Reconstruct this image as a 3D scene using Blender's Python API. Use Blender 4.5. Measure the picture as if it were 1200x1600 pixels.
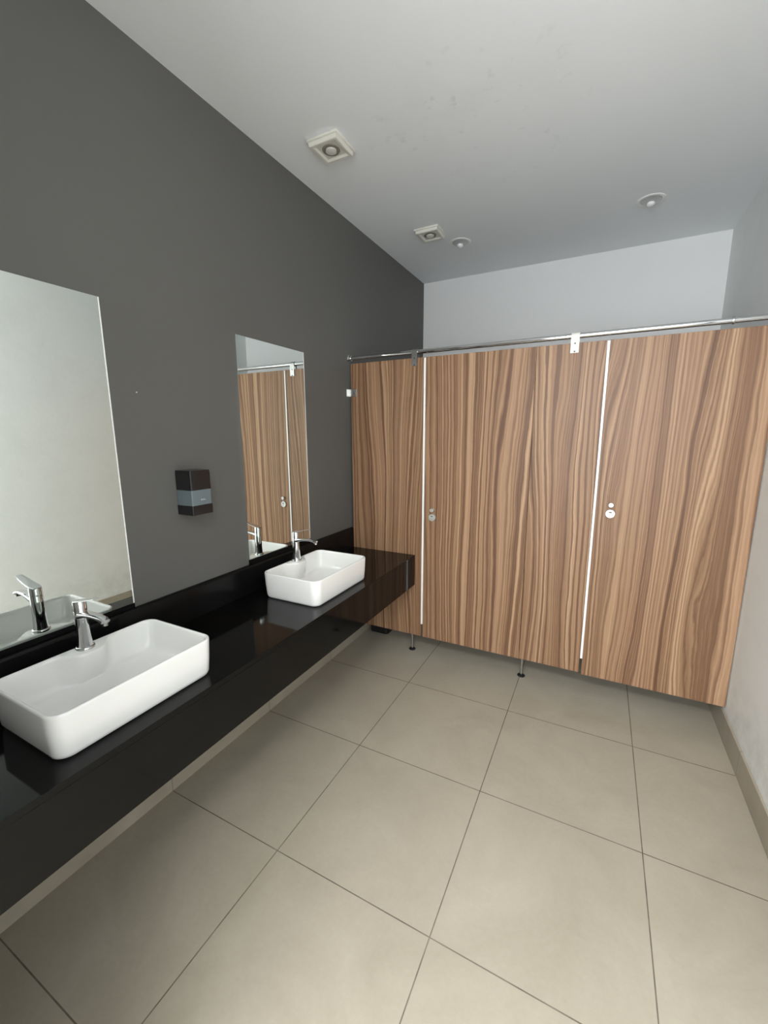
import bpy, bmesh, math, random
from mathutils import Vector, Matrix
random.seed(7)
C = bpy.context.scene.collection
for o in list(bpy.data.objects):
    bpy.data.objects.remove(o)

# ------------------------------------------------------------------ camera
cam_d = bpy.data.cameras.new('camera'); cam = bpy.data.objects.new('camera', cam_d); C.objects.link(cam)
cam_d.sensor_fit = 'VERTICAL'; cam_d.sensor_height = 24.0; cam_d.lens = 24.0 * 655.137 / 1600.0
cam_d.clip_start = 0.02; cam_d.clip_end = 100
Rv = Vector((0.88955879, 0.45680508, -0.00377953)); Fv = Vector((-0.44983938, 0.87449327, -0.18140024))
Uv = Rv.cross(Fv)
M = Matrix((Rv, Uv, -Fv)).transposed().to_4x4(); M.translation = Vector((1.5382, -2.4791, 1.5112))
cam.matrix_world = M
bpy.context.scene.camera = cam

# ------------------------------------------------------------------ exposure, world, lights
sc = bpy.context.scene
sc.view_settings.view_transform = 'Standard'; sc.view_settings.look = 'None'
sc.view_settings.gamma = 1.0; sc.view_settings.use_curve_mapping = False
sc.view_settings.exposure = 0.0
world = bpy.data.worlds.new('world'); sc.world = world; world.use_nodes = True
world.node_tree.nodes['Background'].inputs[0].default_value = (0.80, 0.90, 1.0, 1)
world.node_tree.nodes['Background'].inputs[1].default_value = 0.05

def area(name, loc, target, sx, sy, power, col):
    l = bpy.data.lights.new(name, 'AREA'); l.shape = 'RECTANGLE'; l.size = sx; l.size_y = sy
    l.energy = power; l.color = col
    o = bpy.data.objects.new(name, l); C.objects.link(o); o.location = loc
    o.rotation_euler = (Vector(target) - Vector(loc)).to_track_quat('-Z', 'Y').to_euler()
    return o
# daylight coming in through the side opening (right wall beside the camera) and the windows of the lobby behind the camera
area('daylight_side', (2.50, -2.05, 1.25), (0.0, -2.05, 1.25), 1.05, 2.1, 16, (0.95, 0.98, 1.01))
area('daylight_low', (1.3, -4.30, 0.95), (1.3, 0.0, 0.95), 1.7, 0.9, 54, (0.96, 0.985, 1.015))
area('daylight_high', (1.3, -4.30, 2.0), (1.3, 0.0, 2.0), 1.7, 0.9, 79, (0.96, 0.985, 1.015))
area('overhead_fill', (1.5, -3.4, 2.78), (1.5, -3.4, 0.0), 1.0, 0.6, 82, (1.0, 0.975, 0.945))  # unseen overhead fill, added to balance the brightness of the room

# ------------------------------------------------------------------ dimensions
W, H, YB, YF = 2.199, 2.842, 1.313, -4.2
ZT, ZU, DC = 0.7266, 0.5204, 0.494      # counter top, apron underside, counter depth

# ------------------------------------------------------------------ helpers
def link(name, me, parent=None, m=None, smooth=False):
    o = bpy.data.objects.new(name, me); C.objects.link(o)
    if m: me.materials.append(m)
    if smooth:
        for p in me.polygons: p.use_smooth = True
    if parent is not None:
        me.transform(Matrix.Translation(-world_loc(parent))); o.parent = parent
    return o
def world_loc(o):
    v = Vector(o.location)
    while o.parent: o = o.parent; v += Vector(o.location)
    return v
def build(name, bm, m, parent=None, smooth=False):
    bmesh.ops.recalc_face_normals(bm, faces=bm.faces[:])
    me = bpy.data.meshes.new(name); bm.to_mesh(me); bm.free()
    return link(name, me, parent, m, smooth)
def smooth_angle(o, deg=35):
    me = o.data
    for p in me.polygons: p.use_smooth = True
    bm = bmesh.new(); bm.from_mesh(me)
    for e in bm.edges:
        if len(e.link_faces) == 2 and e.calc_face_angle(0) > math.radians(deg): e.smooth = False
    bm.to_mesh(me); bm.free()
    return o
def add_box(bm, x0, x1, y0, y1, z0, z1, bev=0, seg=2):
    r = bmesh.ops.create_cube(bm, size=1)
    vs = r['verts']
    bmesh.ops.scale(bm, vec=(x1-x0, y1-y0, z1-z0), verts=vs)
    bmesh.ops.translate(bm, vec=((x0+x1)/2, (y0+y1)/2, (z0+z1)/2), verts=vs)
    if bev:
        es = list({e for v in vs for e in v.link_edges})
        bmesh.ops.bevel(bm, geom=es, offset=bev, segments=seg, affect='EDGES', profile=0.5)
def box(x0, x1, y0, y1, z0, z1, bev=0, seg=2):
    bm = bmesh.new(); add_box(bm, x0, x1, y0, y1, z0, z1, bev, seg); return bm
def add_lathe(bm, prof, origin, axis='Z', n=40):
    """prof: list of (radius, height) along the axis, closed with caps where r == 0"""
    o = Vector(origin); rings = []
    for r, h in prof:
        ring = []
        k = 1 if r < 1e-6 else n
        for i in range(k):
            a = 2*math.pi*i/n
            p = Vector((r*math.cos(a), r*math.sin(a), h))
            if axis == 'X': p = Vector((p.z, p.x, p.y))
            elif axis == '-Y': p = Vector((p.x, -p.z, p.y))
            elif axis == '-Z': p = Vector((p.x, p.y, -p.z))
            ring.append(bm.verts.new(o + p))
        rings.append(ring)
    for a, b in zip(rings, rings[1:]):
        for i in range(n):
            j = (i+1) % n
            if len(a) == 1 and len(b) == 1: continue
            if len(a) == 1: bm.faces.new((a[0], b[i], b[j]))
            elif len(b) == 1: bm.faces.new((a[i], a[j], b[0]))
            else: bm.faces.new((a[i], a[j], b[j], b[i]))
def lathe(prof, origin, axis='Z', n=40):
    bm = bmesh.new(); add_lathe(bm, prof, origin, axis, n); return bm
def loft(rings, cap0=True, cap1=True):
    bm = bmesh.new(); R = [[bm.verts.new(p) for p in r] for r in rings]
    n = len(R[0])
    for a, b in zip(R, R[1:]):
        for i in range(n):
            j = (i+1) % n; bm.faces.new((a[i], a[j], b[j], b[i]))
    if cap0: bm.faces.new(R[0])
    if cap1: bm.faces.new(R[-1])
    return bm
def thing(name, label, cat, loc, group=None):
    o = bpy.data.objects.new(name, None); o.empty_display_size = 0.1; C.objects.link(o); o.location = loc
    o['label'] = label; o['category'] = cat
    if group: o['group'] = group
    return o
def tag(o, label, cat, group=None):
    o['label'] = label; o['category'] = cat
    if group: o['group'] = group
    return o
def struct(name, bm, m):
    o = build(name, bm, m); o['kind'] = 'structure'; return o
def copy_tree(o, loc, label):
    c = o.copy(); C.objects.link(c); c.location = loc; c['label'] = label
    for ch in list(o.children):
        d = ch.copy(); C.objects.link(d); d.parent = c
        for g in list(ch.children):
            e = g.copy(); C.objects.link(e); e.parent = d
    return c

# ------------------------------------------------------------------ materials
class NT:
    def __init__(s, name):
        s.m = bpy.data.materials.new(name); s.m.use_nodes = True; s.t = s.m.node_tree
        s.b = s.t.nodes['Principled BSDF']
    def n(s, ty, **kw):
        nd = s.t.nodes.new(ty)
        for k, v in kw.items(): setattr(nd, k, v)
        return nd
    def l(s, a, b): s.t.links.new(a, b)
    def math(s, op, a, b=None, clamp=False):
        nd = s.n('ShaderNodeMath', operation=op); nd.use_clamp = clamp
        for i, v in enumerate((a, b)):
            if v is None: continue
            if isinstance(v, (int, float)): nd.inputs[i].default_value = v
            else: s.l(v, nd.inputs[i])
        return nd.outputs[0]
    def pos(s):
        return s.n('ShaderNodeNewGeometry').outputs['Position']
    def noise(s, vec, scale, detail=3, rough=0.5, dist=0.0):
        nd = s.n('ShaderNodeTexNoise'); nd.inputs['Scale'].default_value = scale
        nd.inputs['Detail'].default_value = detail; nd.inputs['Roughness'].default_value = rough
        nd.inputs['Distortion'].default_value = dist
        if vec is not None: s.l(vec, nd.inputs['Vector'])
        return nd.outputs['Fac']
    def mapping(s, vec, scale=(1, 1, 1), loc=(0, 0, 0)):
        nd = s.n('ShaderNodeMapping'); nd.inputs['Scale'].default_value = scale; nd.inputs['Location'].default_value = loc
        s.l(vec, nd.inputs['Vector']); return nd.outputs[0]
    def ramp(s, fac, stops):
        nd = s.n('ShaderNodeValToRGB'); cr = nd.color_ramp
        while len(cr.elements) < len(stops): cr.elements.new(0.5)
        for e, (p, c) in zip(cr.elements, stops):
            e.position = p; e.color = (c[0], c[1], c[2], 1) if isinstance(c, (tuple, list)) else (c, c, c, 1)
        s.l(fac, nd.inputs[0]); return nd.outputs[0]
    def mix(s, fac, a, b, mode='MIX'):
        nd = s.n('ShaderNodeMix', data_type='RGBA', blend_type=mode)
        if isinstance(fac, (int, float)): nd.inputs[0].default_value = fac
        else: s.l(fac, nd.inputs[0])
        for i, v in ((6, a), (7, b)):
            if isinstance(v, (tuple, list)): nd.inputs[i].default_value = (v[0], v[1], v[2], 1)
            else: s.l(v, nd.inputs[i])
        return nd.outputs[2]
    def bump(s, h, strength, dist=0.002):
        nd = s.n('ShaderNodeBump'); nd.inputs['Strength'].default_value = strength; nd.inputs['Distance'].default_value = dist
        s.l(h, nd.inputs['Height']); s.l(nd.outputs[0], s.b.inputs['Normal'])
    def set(s, **kw):
        names = dict(col='Base Color', rough='Roughness', metal='Metallic', ior='IOR', spec='Specular IOR Level',
                     coat='Coat Weight', coatr='Coat Roughness', trans='Transmission Weight', aniso='Anisotropic')
        for k, v in kw.items():
            i = s.b.inputs[names[k]]
            if isinstance(v, (int, float)): i.default_value = v
            elif isinstance(v, (tuple, list)): i.default_value = (v[0], v[1], v[2], 1)
            else: s.l(v, i)
        return s
def srgb(r, g, b):
    f = lambda c: (c/255/12.92) if c/255 <= 0.04045 else ((c/255+0.055)/1.055)**2.4
    return (f(r), f(g), f(b))

def paint(name, c, rough=0.6, var=0.04, bump=0.08, bscale=160, stains=None):
    k = NT(name); p = k.pos()
    f = k.noise(p, 1.3, 4, 0.6)
    col = k.mix(f, tuple(x*(1-var) for x in c), tuple(min(1, x*(1+var)) for x in c))
    if stains: col = stains(k, p, col)
    k.set(col=col, rough=rough, spec=0.35)
    k.bump(k.noise(p, bscale, 3, 0.6), bump, 0.001)
    return k.m
def ceiling_marks(k, p, col):
    # small mould specks in a patch near the middle of the ceiling
    sp = k.noise(p, 16, 3, 0.6)
    spots = k.ramp(sp, [(0.60, 0.0), (0.72, 1.0)])
    vs = k.n('ShaderNodeVectorMath', operation='DISTANCE'); k.l(p, vs.inputs[0]); vs.inputs[1].default_value = (0.92, -0.42, H)
    reg = k.ramp(vs.outputs['Value'], [(0.12, 1.0), (0.62, 0.0)])
    blot = k.noise(p, 3.0, 4, 0.65)
    blotm = k.ramp(blot, [(0.5, 0.0), (0.75, 1.0)])
    fac = k.math('MULTIPLY', k.math('MULTIPLY', spots, reg), 0.20)
    fac2 = k.math('MULTIPLY', k.math('MULTIPLY', blotm, reg), 0.12)
    c1 = k.mix(fac2, col, (0.50, 0.46, 0.40))
    return k.mix(fac, c1, (0.30, 0.27, 0.24))
def right_wall_marks(k, p, col):
    sx = k.n('ShaderNodeSeparateXYZ'); k.l(p, sx.inputs[0])
    low = k.ramp(sx.outputs['Z'], [(0.10, 1.0), (0.42, 0.0)])
    n = k.noise(p, 7, 5, 0.7)
    m = k.ramp(n, [(0.42, 0.0), (0.68, 1.0)])
    f = k.math('MULTIPLY', k.math('MULTIPLY', low, m), 0.45)
    c1 = k.mix(f, col, (0.36, 0.38, 0.32))
    n2 = k.ramp(k.noise(p, 3.2, 5, 0.75), [(0.45, 0.0), (0.7, 1.0)])
    return k.mix(k.math('MULTIPLY', n2, 0.12), c1, (0.5, 0.53, 0.5))

m_ceiling = paint('ceiling_paint', (0.855, 0.88, 0.895), 0.7, 0.02, 0.05, stains=ceiling_marks)
m_white_wall = paint('white_wall_paint', (0.79, 0.80, 0.795), 0.65, 0.02, 0.08)
m_right_wall = paint('rough_white_plaster', (0.85, 0.875, 0.86), 0.6, 0.04, 0.7, 38, stains=right_wall_marks)
m_grey_wall = paint('dark_grey_paint', (0.118, 0.116, 0.108), 0.55, 0.06, 0.10)

def tile_floor():
    k = NT('beige_porcelain_tile'); p = k.pos()
    s = k.n('ShaderNodeSeparateXYZ'); k.l(p, s.inputs[0])
    S = 0.6; g = 0.0019 / S
    def line(c, off):
        u = k.math('DIVIDE', k.math('SUBTRACT', c, off), S)
        f = k.math('SUBTRACT', u, k.math('FLOOR', u))
        d = k.math('MINIMUM', f, k.math('SUBTRACT', 1.0, f))
        return k.math('LESS_THAN', d, g), k.math('FLOOR', u)
    lx, ix = line(s.outputs[0], -0.0109); ly, iy = line(s.outputs[1], -0.3071)
    grout = k.math('MAXIMUM', lx, ly)
    cid = k.n('ShaderNodeCombineXYZ'); k.l(ix, cid.inputs[0]); k.l(iy, cid.inputs[1])
    wn = k.n('ShaderNodeTexWhiteNoise', noise_dimensions='3D'); k.l(cid.outputs[0], wn.inputs['Vector'])
    n1 = k.noise(p, 3.0, 5, 0.65, 0.6); n2 = k.noise(p, 60, 4, 0.7)
    v = k.math('ADD', k.math('MULTIPLY', n1, 0.75), k.math('MULTIPLY', n2, 0.25))
    base = k.ramp(v, [(0.3, (0.330, 0.296, 0.232)), (0.7, (0.408, 0.374, 0.300))])
    tint = k.mix(k.math('MULTIPLY', wn.outputs['Value'], 0.10), base, (0.30, 0.27, 0.22))
    dirt = k.noise(p, 9, 3, 0.6)
    gc = k.ramp(dirt, [(0.35, (0.10, 0.085, 0.066)), (0.7, (0.19, 0.165, 0.13))])
    k.set(col=k.mix(grout, tint, gc), rough=k.math('ADD', k.math('MULTIPLY', n1, 0.14), k.math('MULTIPLY', grout, 0.4)), spec=0.45)
    r = k.math('ADD', k.math('MULTIPLY', n1, 0.16), 0.30); r = k.math('MAXIMUM', r, k.math('MULTIPLY', grout, 0.9)); k.l(r, k.b.inputs['Roughness'])
    k.bump(k.math('SUBTRACT', k.math('MULTIPLY', n2, 0.05), grout), 0.35, 0.0015)
    return k.m
m_floor = tile_floor()
def base_tile():
    k = NT('baseboard_tile'); p = k.pos()
    s = k.n('ShaderNodeSeparateXYZ'); k.l(p, s.inputs[0])
    u = k.math('DIVIDE', k.math('SUBTRACT', s.outputs[1], -0.3071), 0.6)
    f = k.math('SUBTRACT', u, k.math('FLOOR', u)); d = k.math('MINIMUM', f, k.math('SUBTRACT', 1.0, f))
    grout = k.math('LESS_THAN', d, 0.003)
    base = k.ramp(k.noise(p, 4, 4, 0.6), [(0.3, (0.330, 0.296, 0.232)), (0.7, (0.408, 0.374, 0.300))])
    k.set(col=k.mix(grout, base, (0.20, 0.18, 0.14)), rough=0.4, spec=0.45)
    return k.m
m_base = base_tile()

def wood(name, off, warm=0.0):
    k = NT(name); p = k.pos()
    pm = k.mapping(p, (1, 1, 1), off)
    s = k.n('ShaderNodeSeparateXYZ'); k.l(pm, s.inputs[0])
    # smooth field whose contour lines make long, nearly straight vertical grain with narrow cathedral tips
    big = k.noise(k.mapping(pm, (2.5, 1, 0.34)), 1.0, 1.5, 0.45)
    med = k.noise(k.mapping(pm, (8, 1, 1.2)), 1.0, 2, 0.5)
    fld = k.math('ADD', k.math('ADD', s.outputs[0], k.math('MULTIPLY', big, 0.30)), k.math('MULTIPLY', med, 0.050))
    wob = k.noise(k.mapping(pm, (34, 1, 7)), 1.0, 3, 0.6)
    fld = k.math('ADD', fld, k.math('MULTIPLY', wob, 0.0085))
    def n1d(scale, detail, rough):
        nd = k.n('ShaderNodeTexNoise', noise_dimensions='1D'); nd.inputs['Scale'].default_value = scale
        nd.inputs['Detail'].default_value = detail; nd.inputs['Roughness'].default_value = rough
        k.l(fld, nd.inputs['W']); return nd.outputs['Fac']
    band = n1d(78, 2.0, 0.55); broad = n1d(17, 1, 0.5)
    lines = k.ramp(n1d(52, 0.5, 0.5), [(0.32, 1.0), (0.42, 0.0)])        # thin dark late-wood lines
    fine = k.noise(k.mapping(pm, (300, 1, 5)), 1.0, 3, 0.6)
    pores = k.noise(k.mapping(pm, (420, 1, 16)), 1.0, 2, 0.6)
    v = k.math('ADD', k.math('MULTIPLY', band, 0.60), k.math('MULTIPLY', broad, 0.40))
    v = k.math('ADD', v, k.math('MULTIPLY', k.math('SUBTRACT', fine, 0.5), 0.22))
    col = k.ramp(v, [(0.30, WD[0]), (0.43, WD[1]), (0.54, WD[2]), (0.70, WD[3])])
    col = k.mix(k.math('MULTIPLY', lines, 0.72), col, WD[0])
    col = k.mix(k.math('MULTIPLY', k.ramp(pores, [(0.55, 0.0), (0.8, 1.0)]), 0.25), col, WD[0])
    red = k.noise(k.mapping(pm, (5, 1, 0.4), (7, 0, 3)), 1.0, 1, 0.5)
    col = k.mix(k.math('MULTIPLY', k.ramp(red, [(0.42, 0.0), (0.68, 1.0)]), 0.20), col, (0.27, 0.135, 0.085))
    k.set(col=col, rough=0.45, spec=0.35)
    k.bump(band, 0.06, 0.001)
    return k.m
WD = [(0.100, 0.048, 0.024), (0.205, 0.112, 0.060), (0.305, 0.182, 0.102), (0.440, 0.285, 0.172)]
m_wood = [wood('zebrano_laminate', (0, 0, 0)), wood('zebrano_laminate_door', (3.7, 0, 1.3)), wood('zebrano_laminate_stile', (9.1, 0, 2.2)), wood('zebrano_laminate_wide', (14.3, 0, 5.1))]

def simple(name, c, rough=0.5, metal=0.0, spec=0.5, coat=0.0, var=0.05, nscale=20, bump=0.0):
    k = NT(name); p = k.pos(); n = k.noise(p, nscale, 3, 0.6)
    col = k.mix(n, tuple(x*(1-var) for x in c), tuple(min(1, x*(1+var)) for x in c))
    k.set(col=col, rough=rough, metal=metal, spec=spec, coat=coat)
    if bump: k.bump(n, bump)
    return k.m
def granite():
    k = NT('black_granite'); p = k.pos()
    n = k.noise(p, 420, 3, 0.7); f = k.ramp(n, [(0.52, 0.0), (0.75, 1.0)])
    k.set(col=k.mix(k.math('MULTIPLY', f, 0.5), (0.0025, 0.0026, 0.0026), (0.012, 0.012, 0.012)), rough=0.07, spec=0.25)
    return k.m
m_granite = granite()
m_honed = simple('honed_black_granite', (0.0045, 0.0045, 0.0046), 0.20, 0, 0.18, 0, 0.2, 300)
m_ceramic = simple('white_ceramic', (0.84, 0.845, 0.825), 0.06, 0, 0.5, 0.5, 0.01, 5)
m_chrome = simple('polished_chrome', (0.72, 0.73, 0.74), 0.07, 1.0, 0.5, 0, 0.03, 30)
m_steel = simple('satin_aluminium', (0.50, 0.50, 0.49), 0.30, 1.0, 0.5, 0, 0.06, 60)
m_white_trim = simple('white_edge_profile', (0.86, 0.85, 0.83), 0.35, 0, 0.5, 0, 0.02)
m_lit_clip = simple('lit_clip_metal', (0.72, 0.70, 0.64), 0.4, 0, 0.5, 0, 0.04)  # same metal as the other clip, its bright reflection put into the colour
m_black = simple('black_plastic', (0.012, 0.012, 0.013), 0.32, 0, 0.5, 0, 0.1)
m_lid = simple('dark_smoked_plastic', (0.013, 0.013, 0.0135), 0.18, 0, 0.5, 0, 0.1)
m_window = simple('blue_grey_translucent_plastic', (0.135, 0.170, 0.185), 0.26, 0, 0.5, 0, 0.06, 40)
m_ivory = simple('ivory_plastic', (0.70, 0.69, 0.62), 0.45, 0, 0.45, 0, 0.05)
m_dustring = simple('dusty_grey_plastic', (0.22, 0.21, 0.18), 0.8, 0, 0.3, 0, 0.25, 120)
m_bulb = simple('frosted_bulb_glass', (0.86, 0.87, 0.87), 0.25, 0, 0.6, 0, 0.02)
m_fixture = simple('grey_lamp_reflector', (0.52, 0.53, 0.53), 0.30, 0.35, 0.5, 0, 0.08)
m_edge_glint = simple('glass_edge_glint', (0.90, 0.93, 0.90), 0.5, 0, 0.6, 0, 0.02)  # pale colour paints the light caught along the mirror edge
m_lock = simple('dull_zinc', (0.60, 0.59, 0.57), 0.45, 0.75)
m_dispmark = simple('pale_grey_print', (0.38, 0.42, 0.43), 0.5)
m_hole = simple('screw_dark_metal', (0.10, 0.09, 0.08), 0.5, 0.6)
k = NT('mirror_silver'); k.set(col=(0.86, 0.90, 0.865), rough=0.012, metal=1.0); m_mirror = k.m

# ------------------------------------------------------------------ setting
T = 0.12
struct('floor', box(-T, W+T, YF-T, YB+T, -0.1, 0.0), m_floor)
struct('ceiling', box(-T, W+T, YF-T, YB+T, H, H+0.1), m_ceiling)
struct('wall_left', box(-T, 0, YF-T, YB+T, 0.0, H), m_grey_wall)
struct('wall_back', box(0, W, YB, YB+T, 0, H), m_white_wall)
DY0, DY1, DZ = -2.60, -1.50, 2.35           # doorway in the right wall beside the camera
bm = bmesh.new(); add_box(bm, W, W+T, DY1, YB+T, 0, H); add_box(bm, W, W+T, YF-T, DY0, 0, H); add_box(bm, W, W+T, DY0, DY1, DZ, H)
struct('wall_right', bm, m_right_wall)
WX0, WX1, WZ0, WZ1 = 0.4, 2.15, 0.45, 2.5     # high window in the front wall
bm = bmesh.new(); add_box(bm, 0, WX0, YF-T, YF, 0, H); add_box(bm, WX1, W, YF-T, YF, 0, H)
add_box(bm, WX0, WX1, YF-T, YF, 0, WZ0); add_box(bm, WX0, WX1, YF-T, YF, WZ1, H)
struct('wall_front', bm, m_white_wall)
struct('wall_entrance', box(0, 0.95, -2.56, -2.42, 0, H), m_white_wall)       # wall the counter ends against, left of the camera
bm = bmesh.new()
add_box(bm, WX0, WX1, YF-0.08, YF-0.04, WZ0, WZ0+0.04); add_box(bm, WX0, WX1, YF-0.08, YF-0.04, WZ1-0.04, WZ1)
add_box(bm, WX0, WX0+0.04, YF-0.08, YF-0.04, WZ0+0.04, WZ1-0.04); add_box(bm, WX1-0.04, WX1, YF-0.08, YF-0.04, WZ0+0.04, WZ1-0.04)
add_box(bm, (WX0+WX1)/2-0.02, (WX0+WX1)/2+0.02, YF-0.08, YF-0.04, WZ0+0.04, WZ1-0.04)
struct('window_1', bm, m_steel)
struct('baseboard_left', box(0, 0.008, -2.42, YB, 0, 0.125, 0.0015, 1), m_base)
bm = bmesh.new(); add_box(bm, W-0.010, W, DY1, YB, 0, 0.125, 0.0015, 1); add_box(bm, W-0.010, W, YF, DY0, 0, 0.125, 0.0015, 1)
struct('baseboard_right', bm, m_base)

# ------------------------------------------------------------------ black vanity counter
YC0 = -2.418
t = thing('vanity_counter', 'long polished black granite washbasin counter along the dark grey wall', 'counter', (0, (YC0)/2, ZU))
build('counter_slab', box(0.001, DC, YC0, -0.002, ZT-0.02, ZT, 0.0012, 1), m_granite, t)
build('apron', box(DC-0.02, DC-0.0003, YC0, -0.002, ZU, ZT-0.0201, 0.001, 1), m_granite, t)
bm = bmesh.new()
prof = [(0.001, ZT+0.0003), (0.022, ZT+0.0003), (0.022, 0.857), (0.0205, 0.8630), (0.0165, 0.8665), (0.012, 0.868), (0.001, 0.868)]
rings = [[Vector((x, y, z)) for x, z in prof] for y in (YC0, -0.002)]
bm = loft(rings)
tag(smooth_angle(build('backsplash', bm, m_honed), 40), 'low black granite backsplash ledge along the dark wall under both mirrors', 'backsplash')

# ------------------------------------------------------------------ vessel sinks
def rrect(cx, cy, hx, hy, r, n=10):
    pts = []
    for qx, qy, a0 in ((1, 1, 0), (-1, 1, 90), (-1, -1, 180), (1, -1, 270)):
        for i in range(n+1):
            a = math.radians(a0 + 90*i/n)
            pts.append((cx + qx*(hx-r) + r*math.cos(a), cy + qy*(hy-r) + r*math.sin(a)))
    # resample evenly enough: add points along the straight sides
    out = []
    for i, p in enumerate(pts):
        q = pts[(i+1) % len(pts)]; out.append(p)
        if (i+1) % (n+1) == 0:
            m = 26
            for j in range(1, m): out.append((p[0]+(q[0]-p[0])*j/m, p[1]+(q[1]-p[1])*j/m))
    return out
SHX, SHY, SH = 0.166, 0.237, 0.128
def make_sink(loc, label):
    t = thing('vessel_sink', label, 'sink', loc, 'rectangular white washbasins on the black counter')
    t_loc = Vector(loc)
    def ring(inx, iny, r, z, bump=0.0):
        P = []
        for x, y in rrect(0, 0, SHX-inx, SHY-iny, max(r, 0.004)):
            if bump and x < 0:
                w = math.exp(-(abs(y)/0.062)**3.2)
                x += bump*w*min(1, max(0, (-x-(SHX-inx)*0.55)/(SHX*0.25)))
            P.append(Vector((x, y, z)) + t_loc)
        return P
    rings = [ring(0.024, 0.024, 0.026, 0.0), ring(0.014, 0.014, 0.034, 0.0012), ring(0.009, 0.009, 0.036, 0.006), ring(0.006, 0.006, 0.037, 0.016),
             ring(0.003, 0.003, 0.038, 0.06), ring(0.0, 0.0, 0.040, SH-0.006), ring(0.0006, 0.0006, 0.040, SH-0.0025), ring(0.0025, 0.0025, 0.038, SH-0.0005),
             ring(0.005, 0.005, 0.036, SH), ring(0.0075, 0.0075, 0.034, SH-0.0005, 0.060), ring(0.0100, 0.0100, 0.032, SH-0.003, 0.061),
             ring(0.0118, 0.0118, 0.030, SH-0.010, 0.060), ring(0.016, 0.016, 0.029, SH-0.040, 0.050), ring(0.022, 0.022, 0.028, SH-0.075, 0.034),
             ring(0.0275, 0.029, 0.030, SH-0.092, 0.022), ring(0.037, 0.040, 0.032, SH-0.101, 0.010), ring(0.052, 0.060, 0.035, SH-0.1045),
             ring(0.12, 0.17, 0.03, SH-0.109)]
    o = build('basin', loft(rings), m_ceramic, t); smooth_angle(o, 50)
    d = lathe([(0, SH-0.1065), (0.021, SH-0.1065), (0.024, SH-0.1075), (0.024, SH-0.112), (0, SH-0.112)], t_loc + Vector((0, 0, 0)))
    smooth_angle(build('drain_cap', d, m_chrome, t))
    return t
SX = 0.276
s1 = make_sink((SX, -1.822, ZT), 'white rectangular ceramic vessel sink nearest the camera, under the large cropped mirror')
copy_tree(s1, (SX, -0.779, ZT), 'white rectangular ceramic vessel sink beside the wood cubicles, under the narrow mirror')

# ------------------------------------------------------------------ faucets
def make_faucet(loc, label):
    t = thing('basin_faucet', label, 'faucet', loc, 'chrome single lever basin faucets')
    L = Vector(loc)
    def V(x, y, z): return L + Vector((x, y, z))
    smooth_angle(build('base_ring', lathe([(0, 0), (0.0265, 0), (0.0268, 0.004), (0.0255, 0.007), (0.0225, 0.009), (0, 0.009)], L, n=48), m_chrome, t))
    smooth_angle(build('body', lathe([(0, 0.008), (0.0225, 0.008), (0.0212, 0.016), (0.0200, 0.035), (0.0188, 0.07), (0.0182, 0.10), (0.0182, 0.1240), (0.0175, 0.1255), (0, 0.1255)], L, n=48), m_chrome, t))
    # spout: flat tapering arm leaving the body near its top and drooping to the outlet
    secs = []
    path = [(0.000, 0.1100, 0.0176, 0.0130), (0.018, 0.1130, 0.0172, 0.0105), (0.040, 0.1180, 0.0160, 0.0075), (0.070, 0.1210, 0.0150, 0.0060),
            (0.098, 0.1215, 0.0142, 0.0054), (0.118, 0.1190, 0.0138, 0.0056), (0.131, 0.1135, 0.0130, 0.0066)]
    for i, (x, z, hw, hh) in enumerate(path):
        a = path[max(0, i-1)]; b = path[min(len(path)-1, i+1)]
        ang = math.atan2(b[1]-a[1], b[0]-a[0])
        r = []
        for j in range(20):
            u = 2*math.pi*j/20
            cy = math.copysign(abs(math.cos(u))**0.7, math.cos(u))*hw; cz = math.copysign(abs(math.sin(u))**0.7, math.sin(u))*hh
            r.append(V(x - cz*math.sin(ang), cy, z + cz*math.cos(ang)))
        secs.append(r)
    smooth_angle(build('spout', loft(secs), m_chrome, t), 45)
    smooth_angle(build('aerator', lathe([(0, 0), (0.0085, 0), (0.0085, 0.008), (0, 0.008)], V(0.1275, 0, 0.1020), n=28), m_chrome, t))
    # lever: cap on the body with a thin flat blade rising away from the wall
    cap = lathe([(0, 0.1262), (0.0184, 0.1262), (0.0184, 0.152), (0.0172, 0.1555), (0, 0.157)], L, n=48)
    lv = smooth_angle(build('lever', cap, m_chrome, t))
    secs = []
    for x, z, hw, hh in ((-0.018, 0.1535, 0.0120, 0.0018), (0.0, 0.1560, 0.0178, 0.0024), (0.03, 0.1625, 0.0165, 0.0019), (0.065, 0.1715, 0.0145, 0.0015), (0.094, 0.1790, 0.0120, 0.0013), (0.101, 0.1812, 0.0090, 0.0011)):
        r = []
        for j in range(16):
            u = 2*math.pi*j/16
            cy = math.copysign(abs(math.cos(u))**0.6, math.cos(u))*hw; cz = math.copysign(abs(math.sin(u))**0.6, math.sin(u))*hh
            r.append(V(x - cz*0.24, cy, z + cz))
        secs.append(r)
    smooth_angle(build('lever_blade', loft(secs), m_chrome, lv), 45)
    return t
f1 = make_faucet((0.139, -1.822, ZT+SH), 'chrome single lever faucet on the sink nearest the camera')
copy_tree(f1, (0.139, -0.779, ZT+SH), 'chrome single lever faucet on the sink beside the wood cubicles')

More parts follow.
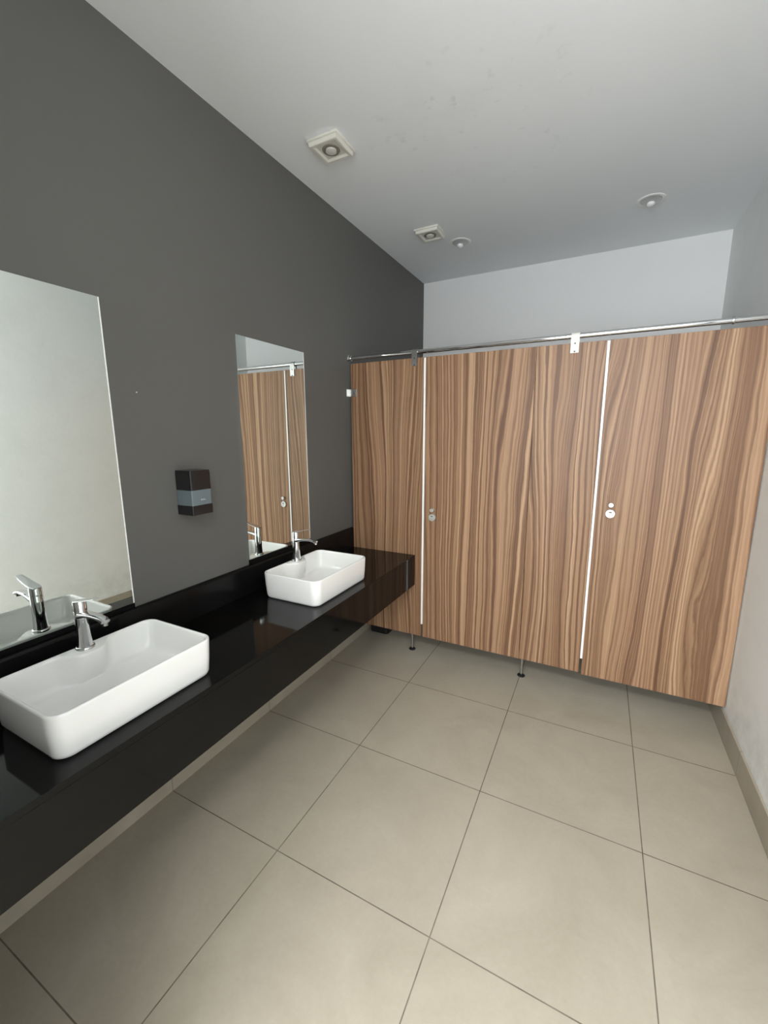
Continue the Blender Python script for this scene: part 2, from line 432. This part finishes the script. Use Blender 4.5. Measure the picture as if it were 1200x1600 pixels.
# ------------------------------------------------------------------ mirrors
def make_mirror(y0, y1, z0, z1, label):
    t = thing('wall_mirror', label, 'mirror', (0, (y0+y1)/2, z0), 'frameless mirrors above the counter')
    build('mirror_glass', box(0.001, 0.0065, y0, y1-0.0052, z0, z1), m_mirror, t)
    build('bottom_channel', box(0.001, 0.0064, y0, y1, 0.8685, z0-0.0003), m_honed, t)
    build('edge_glint', box(0.001, 0.0066, y1-0.0050, y1, z0, z1, 0.0008, 1), m_edge_glint, t)  # glass edge with its highlight painted on as a pale strip
    return t
make_mirror(-2.076, -1.5745, 0.8875, 1.9665, 'frameless mirror cut by the left edge of the photo, reflecting the pale wall')
make_mirror(-0.9820, -0.4805, 0.8940, 1.9665, 'frameless mirror between soap dispenser and cubicles, reflecting the wood doors')

# ------------------------------------------------------------------ soap dispenser
t = thing('soap_dispenser', 'black wall soap dispenser with blue grey window band on the dark grey wall', 'soap dispenser', (0, -1.3, 1.192))
def disp(z0, z1, ex=0.0, dx=0.0):
    # rounded front housing, slightly narrower at the wall
    P = []
    y0, y1, X = -1.350-ex, -1.252+ex, 0.0905+ex
    for z, g in ((z0, 0.0), (z1, 0.0)):
        r = []
        rad = 0.0042
        for i in range(7):
            a = math.radians(-90 + 90*i/6 + 0); r.append(Vector((X-rad+rad*math.cos(a), y0+rad+rad*math.sin(a), z)))
        for i in range(7):
            a = math.radians(90*i/6); r.append(Vector((X-rad+rad*math.cos(a), y1-rad+rad*math.sin(a), z)))
        r.append(Vector((0.001, y1, z))); r.append(Vector((0.001, y0, z)))
        P.append(r)
    return loft(P)
smooth_angle(build('back_plate', box(0.0005, 0.012, -1.3485, -1.2535, 1.193, 1.366, 0.002, 1), m_black, t))
smooth_angle(build('lower_housing', disp(1.1905, 1.2290, 0.0012), m_black, t))
smooth_angle(build('window_band', disp(1.2292, 1.2918, -0.0008), m_window, t))
smooth_angle(build('cover', disp(1.2920, 1.3640), m_lid, t))
bm = disp(1.3641, 1.3715, -0.0012); smooth_angle(build('cover_top', bm, m_lid, t))
bm = bmesh.new()
add_lathe(bm, [(0, 0), (0.0035, 0), (0.0035, 0.0008), (0, 0.0008)], (0.0895, -1.304, 1.251), 'X', 18)
add_box(bm, 0.0895, 0.0903, -1.299, -1.284, 1.2485, 1.2505); add_box(bm, 0.0895, 0.0903, -1.299, -1.288, 1.2525, 1.2540)
build('emblem', bm, m_dispmark, t)
build('push_bar', box(0.030, 0.070, -1.330, -1.272, 1.1875, 1.1903, 0.001, 2), m_black, t)
tag(build('wall_screw', lathe([(0, 0.003), (0.0016, 0.0026), (0.0026, 0.0), (0, 0)], (0.0003, -1.475, 1.668), 'X', 12), m_white_trim), 'tiny white screw plug in the dark wall right of the large mirror', 'screw')

# ------------------------------------------------------------------ toilet cubicle front
ZB0, ZP = 0.158, 1.971
PT = 0.018                                   # board thickness; front faces at y = 0
def leg(parent, x, y, ztop):
    lg = smooth_angle(build('leg', lathe([(0, 0.004), (0.0075, 0.004), (0.0075, ztop), (0, ztop)], (x, y, 0), n=24), m_steel, parent))
    smooth_angle(build('foot_disc', lathe([(0, 0), (0.0235, 0), (0.0240, 0.004), (0.0150, 0.010), (0.0078, 0.013), (0, 0.013)], (x, y, 0), n=32), m_black, lg))
    bm = bmesh.new(); add_box(bm, x-0.018, x+0.018, PT+0.0005, y+0.010, ztop-0.012, ztop-0.006); add_box(bm, x-0.018, x+0.018, PT+0.0003, PT+0.004, ztop-0.028, ztop+0.02)
    build('leg_bracket', bm, m_steel, lg)
A = thing('partition_panel', 'narrow wood grain cubicle panel beside the dark grey wall, end of the counter', 'partition', (0.28, 0, 0))
build('board', box(0.020, 0.5400, 0, PT, ZB0, ZP, 0.0008, 1), m_wood[0], A)
leg(A, 0.443, 0.085, 0.19)
bm = bmesh.new(); add_box(bm, 0.0005, 0.062, -0.0035, -0.0003, 1.762, 1.810, 0.001, 1); add_box(bm, 0.0005, 0.004, -0.030, -0.0035, 1.762, 1.810, 0.0008, 1)
br = build('wall_bracket', bm, m_steel, A)
bm = bmesh.new(); add_lathe(bm, [(0, 0.0055), (0.004, 0.005), (0.0055, 0.0035), (0, 0.0035)], (0.020, 0, 1.786), '-Y', 14); add_lathe(bm, [(0, 0.0055), (0.004, 0.005), (0.0055, 0.0035), (0, 0.0035)], (0.046, 0, 1.786), '-Y', 14)
build('screw', bm, m_chrome, br)
B = thing('partition_panel', 'wood grain fixed panel between the two cubicle doors', 'partition', (1.36, 0, 0))
build('board', box(1.1885, 1.5210, 0, PT, ZB0, ZP, 0.0008, 1), m_wood[2], B)
leg(B, 1.196, 0.085, 0.19)

def door(x0, x1, zb, xk, zk, mat, label):
    D = thing('cubicle_door', label, 'door', (x0, 0, 0), 'wood grain toilet cubicle doors')
    build('door_leaf', box(x0+0.006, x1, -0.001, PT, zb, ZP, 0.0008, 1), mat, D)
    build('edge_strip', box(x0-0.0060, x0+0.0058, -0.0065, 0.012, 0.249, ZP-0.004, 0.001, 1), m_white_trim, D)
    lk = smooth_angle(build('lock_knob', lathe([(0, 0.001), (0.024, 0.001), (0.0245, 0.008), (0.022, 0.013), (0.012, 0.0135), (0.0115, 0.011), (0.006, 0.011), (0.005, 0.015), (0, 0.016)], (xk, 0, zk), '-Y', 40), m_lock, D), 30)
    bm = bmesh.new(); add_box(bm, xk-0.0070, xk+0.0070, -0.0150, -0.0105, zk+0.0060, zk+0.0105); build('lock_slot', bm, m_hole, lk)
    smooth_angle(build('indicator_knob', lathe([(0, 0.001), (0.0135, 0.001), (0.014, 0.010), (0.0125, 0.019), (0.0115, 0.020), (0, 0.0205)], (xk+0.0, 0, zk+0.047), '-Y', 32), m_lock, D), 30)
    return D
door(0.5475, 1.1865, ZB0, 0.6105, 0.990, m_wood[1], 'wood grain cubicle door on the left, opening beside the counter end')
door(1.5285, 2.1955, 0.150, 1.6050, 1.097, m_wood[3], 'wood grain cubicle door on the right, next to the white wall')

t = thing('head_rail', 'chrome tube rail running along the top of the wood cubicles', 'rail', (1.1, 0.009, 2.018))
RZ, RY, RR = 2.0070, 0.009, 0.0128
smooth_angle(build('tube', lathe([(0, 0.014), (RR, 0.014), (RR, W-0.001), (0, W-0.001)], (0, RY, RZ), 'X', 28), m_chrome, t))
smooth_angle(build('end_flange', lathe([(0, 0.0005), (0.024, 0.0005), (0.0235, 0.004), (0.017, 0.008), (0.0165, 0.020), (0, 0.020)], (0, RY, RZ), 'X', 32), m_chrome, t))
smooth_angle(build('joint_sleeve', lathe([(0, 2.012), (0.0165, 2.012), (0.0170, 2.016), (0.0165, 2.020), (0, 2.020)], (0, RY, RZ), 'X', 28), m_steel, t))
def clip(x, w, zl, m):
    bm = bmesh.new()
    outer, inner = [], []
    for i in range(13):
        a = math.pi - math.pi*i/12
        outer.append((RY + 0.0160*math.cos(a), RZ + 0.0160*math.sin(a)))
        inner.append((RY + 0.0131*math.cos(a), RZ + 0.0131*math.sin(a)))
    outer = [(outer[0][0], zl)] + outer + [(outer[-1][0]+0.0085, zl)]
    inner = [(inner[0][0], zl)] + inner + [(inner[-1][0]+0.0085, zl)]
    prof = outer + inner[::-1]
    fr = []
    for xx in (x-w/2, x+w/2): fr.append([bm.verts.new((xx, y, z)) for y, z in prof])
    n = len(prof)
    for i in range(n):
        j = (i+1) % n; bm.faces.new((fr[0][i], fr[0][j], fr[1][j], fr[1][i]))
    h = len(outer)
    for f in fr:
        for i in range(h-1): bm.faces.new((f[i], f[i+1], f[n-2-i], f[n-1-i]))
    c = smooth_angle(build('rail_clip', bm, m, t), 30)
    for zz in (RZ-0.038, RZ-0.078):
        build('screw', lathe([(0, 0.0015), (0.003, 0.0013), (0.004, 0), (0, 0)], (x, RY-0.0160, zz), '-Y', 12), m_hole, c)
clip(0.478, 0.036, 1.925, m_steel)
clip(1.3735, 0.040, 1.922, m_lit_clip)

# small black bin on the floor behind the narrow panel, only its foot shows
t = thing('waste_bin', 'small black plastic bin on the floor behind the narrow cubicle panel', 'bin', (0.115, 0.30, 0))
rings = []
for z, g, r in ((0.0, 0.006, 0.02), (0.004, 0.0, 0.024), (0.15, -0.010, 0.028), (0.27, -0.018, 0.03)):
    rings.append([Vector((x, y, z)) for x, y in rrect(0.115, 0.290, 0.075-g, 0.10-g, r, 6)])
smooth_angle(build('bin_body', loft(rings), m_black, t), 40)
rings = [[Vector((x, y, z)) for x, y in rrect(0.115, 0.290, 0.096-g, 0.121-g, 0.03, 6)] for z, g in ((0.2705, 0), (0.283, 0), (0.291, 0.012), (0.293, 0.04))]
smooth_angle(build('bin_lid', loft(rings), m_black, t), 40)

# ------------------------------------------------------------------ ceiling fittings
def make_vent(x, y, label, s=0.083):
    t = thing('ceiling_vent', label, 'exhaust fan', (x, y, H-0.030), 'square exhaust fans on the ceiling')
    zb = H-0.0005
    smooth_angle(build('base_plate', box(x-s, x+s, y-s, y+s, H-0.012, zb, 0.003, 2), m_ivory, t))
    q = s-0.008
    bm = bmesh.new()
    rings = [[Vector((x+a*h_, y+b*h_, z)) for a, b in ((-1, -1), (1, -1), (1, 1), (-1, 1))] for h_, z in
             ((q, H-0.0121), (q-0.001, H-0.026), (q-0.004, H-0.0285), (q-0.016, H-0.0285), (q-0.024, H-0.0215), (0.010, H-0.0215))]
    cv = smooth_angle(build('cover', loft(rings), m_ivory, t), 25)
    smooth_angle(build('grille_ring', lathe([(0.026, 0.0216), (0.042, 0.0216), (0.040, 0.0246), (0.028, 0.0246), (0.026, 0.0216)], (x, y, H), '-Z', 36), m_dustring, cv), 30)
    smooth_angle(build('centre_disc', lathe([(0, 0.0216), (0.0255, 0.0216), (0.0255, 0.029), (0.021, 0.0305), (0, 0.031)], (x, y, H), '-Z', 36), m_ivory, cv), 30)
    return t
v1 = make_vent(0.302, -0.602, 'square ivory exhaust fan on the ceiling, nearer the camera with a dirty grille')
copy_tree(v1, (0.405, 0.415, H-0.030), 'square ivory exhaust fan on the ceiling, far one beside a downlight')
def make_downlight(x, y, label, s=1.0):
    t = thing('ceiling_downlight', label, 'ceiling light', (x, y, H-0.018), 'round unlit downlights over the cubicles')
    smooth_angle(build('trim_ring', lathe([(0.054, 0.0005), (0.074, 0.0005), (0.074, 0.003), (0.068, 0.006), (0.056, 0.004), (0.054, 0.0005)], (x, y, H), '-Z', 44), m_white_trim, t), 40)
    smooth_angle(build('reflector', lathe([(0.0535, 0.0006), (0.0535, 0.004), (0.040, 0.010), (0.025, 0.014), (0.0, 0.015)], (x, y, H), '-Z', 44), m_fixture, t), 40)
    smooth_angle(build('bulb', lathe([(0, 0.0150), (0.020, 0.0150), (0.022, 0.020), (0.019, 0.028), (0.010, 0.033), (0, 0.034)], (x, y, H), '-Z', 28), m_bulb, t), 60)
    return t
d1 = make_downlight(0.535, 0.660, 'round unlit ceiling downlight beside the far exhaust fan')
copy_tree(d1, (1.678, 0.645, H-0.018), 'round unlit ceiling downlight alone above the right cubicle')
